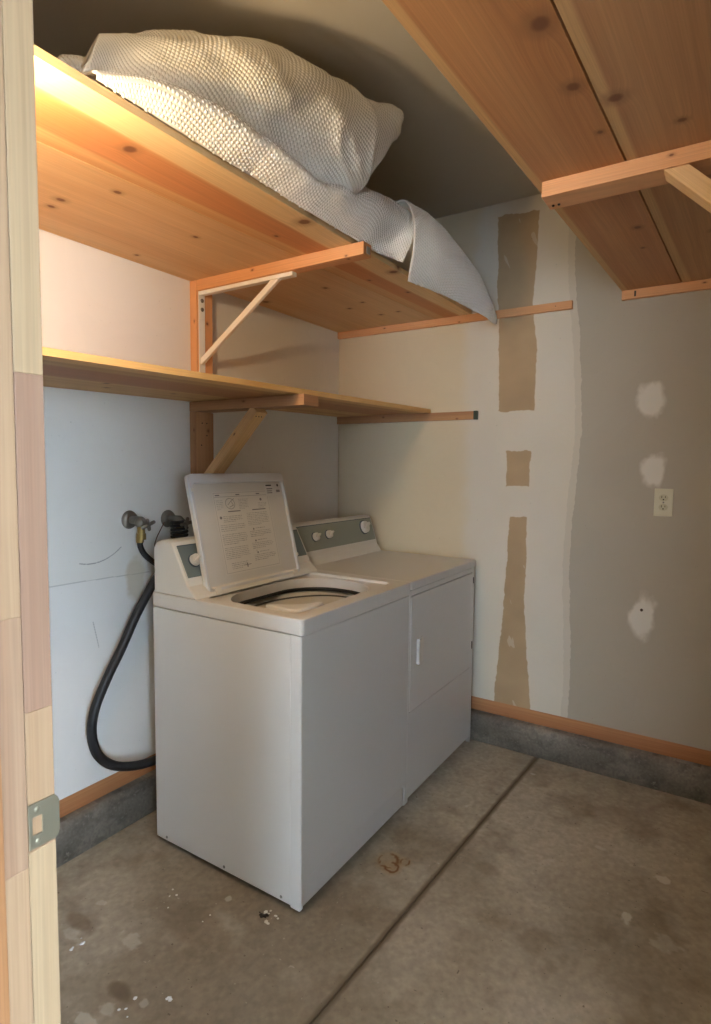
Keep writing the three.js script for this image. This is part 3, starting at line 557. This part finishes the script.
// dryer
{
  const z0 = 0.060, z1 = 0.7415;
  const t = thing('clothes_dryer', 'white front-loading clothes dryer beside the patched wall', 'clothes dryer');
  part('cabinet', bx(X0, 0.825, 0.020, 0.879, z0, z1, 0.004), enamel, t);
  const fr = notched(z0, z1, 0.016, 0.879, 0.014, 0.10);
  const door = [z0 + 0.026, z1 - 0.014, 0.388, 0.852];
  const hole = rrect(door[0] - 0.002, door[1] + 0.002, door[2] - 0.002, door[3] + 0.004, 0.008); fr.holes.push(new THREE.Path(hole.getPoints(6)));
  part('front_panel', plateX(fr, 0.828, X1 - 0.002, 0.003), enamel, t);
  part('toe_panel', bx(0.82, X1 - 0.0045, 0.03, 0.116, z0 + 0.0145, z1 - 0.0145, 0.002), enamel, t);
  part('door_gap_shade', bx(0.8255, 0.83, 0.37, 0.872, z0 + 0.01, z1 - 0.004), gapShadeM, t);  // dark sheet standing in for the shade in the door gap
  const d = part('door', plateX(rrect(...door, 0.007), 0.834, X1 - 0.001, 0.003), enamel, t);
  const h = part('door_handle', rbox(0.016, 0.104, 0.022, 0.005), plastic, d, [X1 + 0.005, 0.620, 0.665]);
  part('finger_pull', rbox(0.008, 0.106, 0.026, 0.003), plastic, d, [X1 - 0.001, 0.622, 0.635]);
  for (const [y, hh] of [[0.815, 0.03], [0.495, 0.036]]) part('door_hinge', bx(X1 - 0.004, X1 + 0.0005, y - hh / 2, y + hh / 2, z0 + 0.012, z0 + 0.020, 0.001), mat(0x5c5c5a, { metalness: 0.5, roughness: 0.5 }), d);
  part('top_panel', plateY(rrect(X0 - 0.002, X1 + 0.004, z0 - 0.002, z1 + 0.001, 0.012), 0.881, 0.9145, 0.005), enamel, t);
  const f = consoleBody(t, z0 + 0.004, z1 - 0.004, mat(0x8b9186, { roughness: 0.42 }), 0.6);
  knob(f, 0.195, 0.019, 0.002); knob(f, 0.09, 0.019, 0.004); knob(f, -0.235, 0.032, 0.012);
  for (const x of [X0 + 0.06, X1 - 0.06]) for (const z of [z0 + 0.06, z1 - 0.06]) part('foot', cyl(0.022, 0.026, 0.03, 16), rubber, t, [x, 0.0155, z]);
  part('leveling_leg', bx(X1 - 0.022, X1 - 0.002, 0.0, 0.03, z0 + 0.002, z0 + 0.013, 0.002), plastic, t);
}

// ---------------------------------------------------------------- plumbing on the left wall
const chrome = mat(0x8c8880, { metalness: 0.85, roughness: 0.42 });
const brassM = mat(0x9c8452, { metalness: 0.85, roughness: 0.4 });
function valve(label, y, z, turn) {
  const t = thing('water_valve', label, 'water valve', [0, y, z], 'laundry supply valves');
  part('flange', (() => { const g = new THREE.LatheGeometry([[0, 0.014], [0.018, 0.014], [0.027, 0.009], [0.031, 0.0005]].map((p) => new THREE.Vector2(...p)), 28); g.rotateZ(-Math.PI / 2); return g; })(), chrome, t);
  part('body', (() => { const a = cyl(0.013, 0.014, 0.055, 18); a.rotateZ(Math.PI / 2); a.translate(0.035, 0, 0); const b = new THREE.SphereGeometry(0.019, 18, 12); b.translate(0.058, -0.006, 0); return mergeGeometries([a.toNonIndexed(), b.toNonIndexed()]); })(), chrome, t);
  const o = part('outlet', cyl(0.0125, 0.0125, 0.036, 18), brassM, t, [0.060, -0.034, 0]);
  part('coupling', cyl(0.0165, 0.0165, 0.020, 6), brassM, o, [0, -0.018, 0]);
  const h = new THREE.Group(); h.name = 'handle'; h.position.set(0.076, 0.0, 0); h.rotation.set(0, 0, -0.5); t.add(h);
  const st = cyl(0.006, 0.006, 0.03, 12); st.rotateZ(Math.PI / 2); part('stem', st, chrome, h, [0.008, 0, 0]);
  for (let k = 0; k < 2; k++) { const b = new THREE.CapsuleGeometry(0.006, 0.040, 4, 10); part('handle_bar', b, chrome, h, [0.024, 0, 0], [turn + k * Math.PI / 2, 0, 0]); }
  t.scale.set(1.12, 1.12, 1.12); return t;
}
valve('wall water valve with cross handle, thin black hose below it', 1.153, 1.372, 0.5);
const valve2 = valve('water valve with a coiled black hose, half hidden behind the open lid', 1.145, 1.195, 0.2);
{
  const t = thing('supply_hose', 'thin black rubber hose hanging from the exposed water valve', 'hose');
  part('hose', tube([[0.060, 1.080, 1.372], [0.060, 1.060, 1.372], [0.068, 1.030, 1.362], [0.090, 0.995, 1.335], [0.115, 0.965, 1.30], [0.135, 0.90, 1.22], [0.145, 0.75, 1.10]], 0.0105, 60, 14), rubber, t);
  part('ferrule', cyl(0.0135, 0.0135, 0.022, 16), brassM, t, [0.060, 1.083, 1.372]);
  // coiled black hose at the second valve, kept as part of that valve
  const n = 300, pts = []; for (let i = 0; i <= n; i++) { const a = i / n * Math.PI * 2 * 5; pts.push([0.060 + 0.025 * Math.cos(a), -0.006 - 0.0625 * i / n, 0.025 * Math.sin(a)]); }
  part('hose_coil', tube(pts, 0.0058, 300, 10), rubber, valve2).userData.label = 'coiled black hose round the valve outlet';
  const w = thing('copper_wire', 'thin brown wire dangling between the two water valves', 'wire');
  part('strand', tube([[0.028, 1.135, 1.235], [0.032, 1.10, 1.262], [0.03, 1.075, 1.275], [0.03, 1.045, 1.283], [0.05, 1.02, 1.27]], 0.0018, 40, 8), mat(0x6b4a30, { roughness: 0.5 }), w);
  const d = thing('drain_hose', 'thick black drain hose looping down the wall behind the washer', 'hose');
  part('hose', tube([[0.085, 0.955, 1.30], [0.072, 0.92, 1.322], [0.066, 0.875, 1.350], [0.062, 0.80, 1.40], [0.06, 0.70, 1.457], [0.06, 0.60, 1.522], [0.06, 0.50, 1.573], [0.06, 0.42, 1.583], [0.062, 0.345, 1.565], [0.065, 0.285, 1.513], [0.072, 0.250, 1.44], [0.085, 0.238, 1.37], [0.11, 0.245, 1.30], [0.16, 0.27, 1.22]], 0.0165, 140, 16), mat(0x1d1e21, { roughness: 0.48 }), d);
}
// ---------------------------------------------------------------- outlet
{
  const t = thing('wall_outlet', 'ivory duplex power outlet on the taupe wall', 'power outlet', [1.646, 1.222, 0]);
  const iv = phys(0xd6d0b6, { roughness: 0.4 });
  part('cover_plate', bx(-0.035, 0.035, -0.0575, 0.0575, 0.0003, 0.0055, 0.0025), iv, t);
  for (const s of [-1, 1]) {
    const r = new THREE.Group(); r.name = 'receptacle'; r.position.set(0, s * 0.0195, 0.0055); t.add(r);
    const g = cyl(0.017, 0.0172, 0.003, 28); g.rotateX(Math.PI / 2); g.scale(1, 0.84, 1); part('face', g, phys(0xc6bf9f, { roughness: 0.4 }), r, [0, 0, 0.0014]);
    const dk = mat(0x241f18, { roughness: 0.8 });
    part('slot', bx(-0.0078, -0.0055, -0.001, 0.008, 0.0024, 0.0033), dk, r); part('slot', bx(0.0055, 0.0075, 0.0, 0.0075, 0.0024, 0.0033), dk, r);
    const c = cyl(0.0028, 0.0028, 0.001, 12); c.rotateX(Math.PI / 2); part('ground_hole', c, dk, r, [0, -0.007, 0.0029]);
  }
  const s = new THREE.SphereGeometry(0.0035, 10, 8); s.scale(1, 1, 0.4); part('screw', s, chrome, t, [0, 0, 0.0058]);
}

// ---------------------------------------------------------------- bubble wrap
const wrapM = phys(0xf2efe6, { roughness: 0.3, side: THREE.DoubleSide, transmission: 0.08, thickness: 0, specularIntensity: 1, clearcoat: 0.5, clearcoatRoughness: 0.15 });
function spl(pts, n) { const c = new THREE.CatmullRomCurve3(pts.map((p) => new THREE.Vector3(...p)), false, 'centripetal'); return c.getPoints(n); }
// grid of stations (each a list of 3D points) -> smooth grid
function smoothGrid(st, nu, nv) {
  const rows = st.map((r) => spl(r, nv)); const out = [];
  const cols = []; for (let j = 0; j <= nv; j++) cols.push(new THREE.CatmullRomCurve3(rows.map((r) => r[j]), false, 'centripetal').getPoints(nu));
  for (let i = 0; i <= nu; i++) { const r = []; for (let j = 0; j <= nv; j++) r.push(cols[j][i].clone()); out.push(r); }
  return out;
}
function sheet(st, nu, nv, amp, s, thick = 0.005) {
  const G = smoothGrid(st, nu, nv);
  const N = G.map((r) => r.map(() => new THREE.Vector3()));
  const nrm = () => { for (let i = 0; i <= nu; i++) for (let j = 0; j <= nv; j++) { const a = G[Math.min(nu, i + 1)][j].clone().sub(G[Math.max(0, i - 1)][j]), b = G[i][Math.min(nv, j + 1)].clone().sub(G[i][Math.max(0, j - 1)]); N[i][j].crossVectors(a, b).normalize(); } };
  nrm();
  for (let i = 0; i <= nu; i++) for (let j = 0; j <= nv; j++) { const p = G[i][j]; const e = Math.min(1, Math.min(i, nu - i) / 14 + 0.15);
    const w = (fbm(p.z * 9 + p.y * 3, p.y * 9 - p.x * 4, s, 3) - 0.5) * 2, fold = Math.pow(1 - Math.abs(2 * fbm(p.z * 5 - p.y * 4, p.x * 5 + p.y * 3, s + 9, 2) - 1), 6);
    p.addScaledVector(N[i][j], amp * e * (w * 0.8 + fold * 0.9)); }
  nrm();
  const V = [], UV = [], I = []; const lay = (off) => { for (let i = 0; i <= nu; i++) { let acc = 0; for (let j = 0; j <= nv; j++) { const p = G[i][j].clone().addScaledVector(N[i][j], off); V.push(p.x, p.y, p.z); if (j) acc += G[i][j].distanceTo(G[i][j - 1]); UV.push(i * (uLen / nu) / 0.0135, acc / 0.0135); } } };
  let uLen = 0; { const m = Math.floor(nv / 2); for (let i = 1; i <= nu; i++) uLen += G[i][m].distanceTo(G[i - 1][m]); }
  lay(0); lay(-thick); const w = nv + 1, off = (nu + 1) * w;
  for (let i = 0; i < nu; i++) for (let j = 0; j < nv; j++) { const a = i * w + j; I.push(a, a + w, a + 1, a + 1, a + w, a + w + 1); const b = a + off; I.push(b, b + 1, b + w, b + 1, b + w + 1, b + w); }
  for (let i = 0; i < nu; i++) for (const j of [0, nv]) { const a = i * w + j, b = a + w; I.push(a, b, a + off, b, b + off, a + off); }
  for (let j = 0; j < nv; j++) for (const i of [0, nu]) { const a = i * w + j, b = a + 1; I.push(a, b, a + off, b, b + off, a + off); }
  const g = new THREE.BufferGeometry(); g.setAttribute('position', new THREE.Float32BufferAttribute(V, 3)); g.setAttribute('uv', new THREE.Float32BufferAttribute(UV, 2)); g.setIndex(I); g.computeVertexNormals(); g.userData = { G, N, nu, nv, uLen }; return g;
}
const bubbleGeo = (() => { const g = new THREE.SphereGeometry(0.0044, 9, 4, 0, Math.PI * 2, 0, Math.PI / 2); g.scale(1, 0.42, 1); return g; })();
const bubbleM = phys(0xf8f6f0, { roughness: 0.13, transmission: 0.12, thickness: 0, side: THREE.DoubleSide });
{
  const addSheet = (name, st, nu, nv, amp, s, side = 1) => {
    const g = sheet(st, nu, nv, amp, s), { G, N, uLen } = g.userData; g.userData = {};
    const o = part(name, g, wrapM, t), P = 0.0106, list = [], up = new THREE.Vector3(0, 1, 0);
    const rows = Math.floor(uLen / (P * 0.866));
    for (let k = 1; k < rows; k++) {
      const fi = k / rows * nu, i = Math.min(nu - 1, Math.floor(fi)), w = fi - i; let acc = (k % 2) * P * 0.5, prev = null, pn = null;
      for (let j = 0; j <= nv; j++) {
        const p = G[i][j].clone().lerp(G[i + 1][j], w), n = N[i][j].clone().lerp(N[i + 1][j], w).normalize();
        if (prev) { const d = p.distanceTo(prev); let q = P - acc; while (q < d) { { const nn = pn.clone().lerp(n, q / d).normalize(), c = prev.clone().lerp(p, q / d); if (side < 0) { c.addScaledVector(nn, -0.005); nn.negate(); } list.push([c, nn]); }; q += P; } acc = d - (q - P); }
        prev = p; pn = n;
      }
    }
    const im = new THREE.InstancedMesh(bubbleGeo, bubbleM, list.length), m4 = new THREE.Matrix4(), qt = new THREE.Quaternion(), one = new THREE.Vector3(1, 1, 1);
    list.forEach(([p, n], k) => im.setMatrixAt(k, m4.compose(p, qt.setFromUnitVectors(up, n), one)));
    im.name = 'bubbles'; im.userData.kind = 'stuff'; im.castShadow = im.receiveShadow = true; o.add(im);
  };
  const t = thing('bubble_wrap', 'heap of clear bubble wrap folded on the upper shelf, one end hanging over', 'bubble wrap');
  // upper folded bundle: each station runs from the front crease up over the ridge and down the back
  addSheet('folded_bundle', [
    [[0.70, 2.118, 2.005], [0.745, 2.16, 1.995], [0.735, 2.225, 1.965], [0.71, 2.262, 1.942], [0.685, 2.276, 1.928], [0.5, 2.20, 1.90], [0.44, 2.122, 1.90]],
    [[0.69, 2.13, 1.94], [0.715, 2.17, 1.94], [0.73, 2.25, 1.905], [0.715, 2.300, 1.878], [0.685, 2.312, 1.862], [0.48, 2.24, 1.85], [0.42, 2.122, 1.85]],
    [[0.71, 2.15, 1.88], [0.765, 2.20, 1.87], [0.765, 2.29, 1.83], [0.735, 2.335, 1.805], [0.69, 2.352, 1.79], [0.48, 2.28, 1.75], [0.40, 2.122, 1.75]],
    [[0.77, 2.17, 1.79], [0.825, 2.24, 1.755], [0.81, 2.33, 1.71], [0.765, 2.382, 1.68], [0.715, 2.405, 1.665], [0.49, 2.32, 1.62], [0.40, 2.122, 1.62]],
    [[0.79, 2.18, 1.67], [0.865, 2.27, 1.63], [0.86, 2.36, 1.58], [0.815, 2.43, 1.555], [0.755, 2.462, 1.545], [0.52, 2.36, 1.50], [0.42, 2.122, 1.50]],
    [[0.80, 2.16, 1.56], [0.875, 2.25, 1.52], [0.905, 2.34, 1.465], [0.875, 2.42, 1.425], [0.82, 2.453, 1.41], [0.58, 2.39, 1.37], [0.45, 2.122, 1.37]],
    [[0.80, 2.14, 1.44], [0.885, 2.22, 1.38], [0.925, 2.32, 1.32], [0.92, 2.41, 1.275], [0.885, 2.450, 1.255], [0.64, 2.41, 1.21], [0.48, 2.122, 1.22]],
    [[0.82, 2.15, 1.30], [0.895, 2.225, 1.255], [0.935, 2.33, 1.20], [0.945, 2.41, 1.172], [0.92, 2.450, 1.165], [0.72, 2.42, 1.12], [0.5, 2.122, 1.12]],
    [[0.84, 2.17, 1.22], [0.885, 2.225, 1.17], [0.925, 2.345, 1.10], [0.955, 2.435, 1.063], [0.95, 2.457, 1.055], [0.74, 2.42, 1.04], [0.52, 2.122, 1.06]],
    [[0.80, 2.16, 1.20], [0.84, 2.22, 1.155], [0.875, 2.33, 1.09], [0.90, 2.41, 1.052], [0.895, 2.43, 1.047], [0.72, 2.40, 1.035], [0.52, 2.122, 1.06]],
  ], 110, 70, 0.015, 61);
  // lower fold lying along the shelf front
  addSheet('lower_fold', [
    [[0.6, 2.121, 2.01], [0.68, 2.13, 2.01], [0.75, 2.135, 2.005], [0.785, 2.128, 2.0], [0.785, 2.118, 2.0]],
    [[0.55, 2.124, 1.90], [0.66, 2.155, 1.90], [0.76, 2.175, 1.90], [0.815, 2.155, 1.89], [0.787, 2.116, 1.89]],
    [[0.55, 2.124, 1.74], [0.68, 2.17, 1.74], [0.79, 2.20, 1.74], [0.855, 2.165, 1.73], [0.790, 2.113, 1.73]],
    [[0.55, 2.124, 1.56], [0.70, 2.17, 1.56], [0.81, 2.195, 1.56], [0.875, 2.155, 1.55], [0.792, 2.112, 1.55]],
    [[0.55, 2.124, 1.38], [0.70, 2.16, 1.38], [0.81, 2.175, 1.38], [0.875, 2.145, 1.37], [0.794, 2.109, 1.36]],
    [[0.55, 2.124, 1.22], [0.70, 2.19, 1.22], [0.82, 2.215, 1.22], [0.88, 2.165, 1.20], [0.797, 2.104, 1.19]],
    [[0.55, 2.124, 1.08], [0.70, 2.24, 1.08], [0.82, 2.265, 1.07], [0.885, 2.195, 1.05], [0.80, 2.103, 1.03]],
    [[0.55, 2.124, 0.96], [0.70, 2.25, 0.96], [0.82, 2.285, 0.95], [0.88, 2.20, 0.93], [0.80, 2.108, 0.90]],
    [[0.55, 2.124, 0.82], [0.70, 2.24, 0.82], [0.84, 2.275, 0.83], [0.90, 2.19, 0.85], [0.85, 2.09, 0.84]],
  ], 120, 44, 0.008, 91, -1);
  // sheet hanging over the front edge
  addSheet('draped_sheet', [
    [[0.55, 2.126, 0.86], [0.72, 2.24, 0.87], [0.865, 2.283, 0.88], [0.915, 2.22, 0.90], [0.925, 2.12, 0.905], [0.905, 1.998, 0.905]],
    [[0.55, 2.126, 0.76], [0.72, 2.24, 0.76], [0.88, 2.285, 0.755], [0.945, 2.22, 0.755], [0.955, 2.12, 0.755], [0.925, 2.002, 0.76]],
    [[0.55, 2.126, 0.62], [0.72, 2.20, 0.62], [0.90, 2.245, 0.615], [0.965, 2.18, 0.61], [0.97, 2.10, 0.61], [0.94, 2.003, 0.62]],
    [[0.55, 2.126, 0.46], [0.72, 2.165, 0.46], [0.92, 2.19, 0.46], [0.985, 2.13, 0.45], [0.985, 2.07, 0.45], [0.955, 2.000, 0.46]],
    [[0.55, 2.126, 0.30], [0.72, 2.145, 0.30], [0.91, 2.14, 0.30], [0.972, 2.09, 0.29], [0.98, 2.05, 0.29], [0.965, 1.996, 0.30]],
    [[0.55, 2.124, 0.16], [0.72, 2.135, 0.16], [0.88, 2.115, 0.16], [0.945, 2.065, 0.16], [0.958, 2.035, 0.16], [0.955, 1.998, 0.17]],
    [[0.55, 2.122, 0.09], [0.72, 2.13, 0.09], [0.85, 2.105, 0.09], [0.91, 2.06, 0.095], [0.935, 2.035, 0.10], [0.94, 2.012, 0.11]],
  ], 90, 48, 0.006, 121, -1);
  // loose flap at the door end
  addSheet('flap', [
    [[0.50, 2.118, 2.00], [0.55, 2.20, 1.985], [0.58, 2.262, 1.95], [0.52, 2.28, 1.93]],
    [[0.52, 2.118, 1.94], [0.57, 2.20, 1.93], [0.60, 2.272, 1.91], [0.53, 2.30, 1.89]],
    [[0.54, 2.118, 1.86], [0.60, 2.20, 1.85], [0.62, 2.28, 1.84], [0.54, 2.31, 1.83]],
  ], 20, 20, 0.004, 141);
}

// ---------------------------------------------------------------- wall lamp (beside the door, left of the frame)
{
  const [lx, ly, lz] = LAMP.pos;
  const t = thing('wall_lamp', 'bare bulb in a white porcelain lampholder beside the door', 'lamp', [lx, ly, FW]);
  const por = phys(0xe8e4da, { roughness: 0.3 });
  part('base', (() => { const g = new THREE.LatheGeometry([[0, 0.03], [0.026, 0.03], [0.03, 0.022], [0.055, 0.012], [0.058, 0.0005]].map((p) => new THREE.Vector2(...p)), 36); g.rotateX(-Math.PI / 2); return g; })(), por, t);
  const sc = cyl(0.014, 0.014, 0.03, 20); sc.rotateX(Math.PI / 2); part('socket', sc, brassM, t, [0, 0, -0.043]);
  const bm = new THREE.MeshStandardMaterial({ color: 0xfff4e0, emissive: LAMP.color, emissiveIntensity: 30, roughness: 0.4 });
  const bg = new THREE.LatheGeometry([[0.013, 0.05], [0.016, 0.062], [0.027, 0.085], [0.030, 0.100], [0.026, 0.118], [0.014, 0.128], [0, 0.130]].map((p) => new THREE.Vector2(...p)), 28); bg.rotateX(-Math.PI / 2);
  part('bulb', bg, bm, t);
  const L = new THREE.PointLight(LAMP.color, LAMP.power, 0, 2); L.position.set(0, 0, lz - FW); L.castShadow = true; L.shadow.radius = 1.4; t.add(L); L.name = 'bulb_light';
}

// ---------------------------------------------------------------- floor litter
{
  const chips = (name, label, list, m, sd) => {
    const gs = []; seed = sd;
    for (const [x, z, r] of list) { const g = new THREE.IcosahedronGeometry(r, 0); g.scale(1 + rnd() * 0.8, 0.5, 0.8 + rnd() * 0.6); g.rotateY(rnd() * 6); g.translate(x, r * 0.35, z); gs.push(g); }
    const o = shadows(new THREE.Mesh(mergeGeometries(gs), m)); o.name = numbered(name); o.userData = { label, category: 'debris', kind: 'stuff' }; scene.add(o);
  };
  const clump = (cx, cz, n, sp, r) => { const l = []; for (let i = 0; i < n; i++) l.push([cx + (rnd() - 0.5) * sp, cz + (rnd() - 0.5) * sp, r * (0.5 + rnd())]); return l; };
  const white = mat(0xd9d6cd, { roughness: 0.8 }), dark = mat(0x2c2825, { roughness: 0.8 }), shiny = phys(0xe4e8ee, { roughness: 0.12, clearcoat: 1 });
  chips('plaster_crumbs', 'white plaster crumbs on the floor by the washer corner', clump(0.775, 1.478, 7, 0.05, 0.005), white, 21);
  chips('dirt_crumbs', 'dark dirt crumbs on the floor by the washer corner', clump(0.755, 1.486, 6, 0.045, 0.005), dark, 23);
  chips('plaster_crumbs', 'scatter of white plaster specks between curb and washer', [[0.47, 1.57, 0.004], [0.455, 1.585, 0.003], [0.44, 1.56, 0.0035], [0.49, 1.62, 0.003], [0.62, 1.60, 0.0025], [0.62, 1.57, 0.003]], white, 25);
  chips('plastic_scraps', 'glinting plastic scraps on the floor near the jamb', [...clump(0.37, 1.855, 4, 0.06, 0.0035), ...clump(0.745, 1.82, 2, 0.012, 0.005), ...clump(0.69, 1.90, 4, 0.06, 0.0035)], shiny, 27);
}
renderer.render(scene, camera);
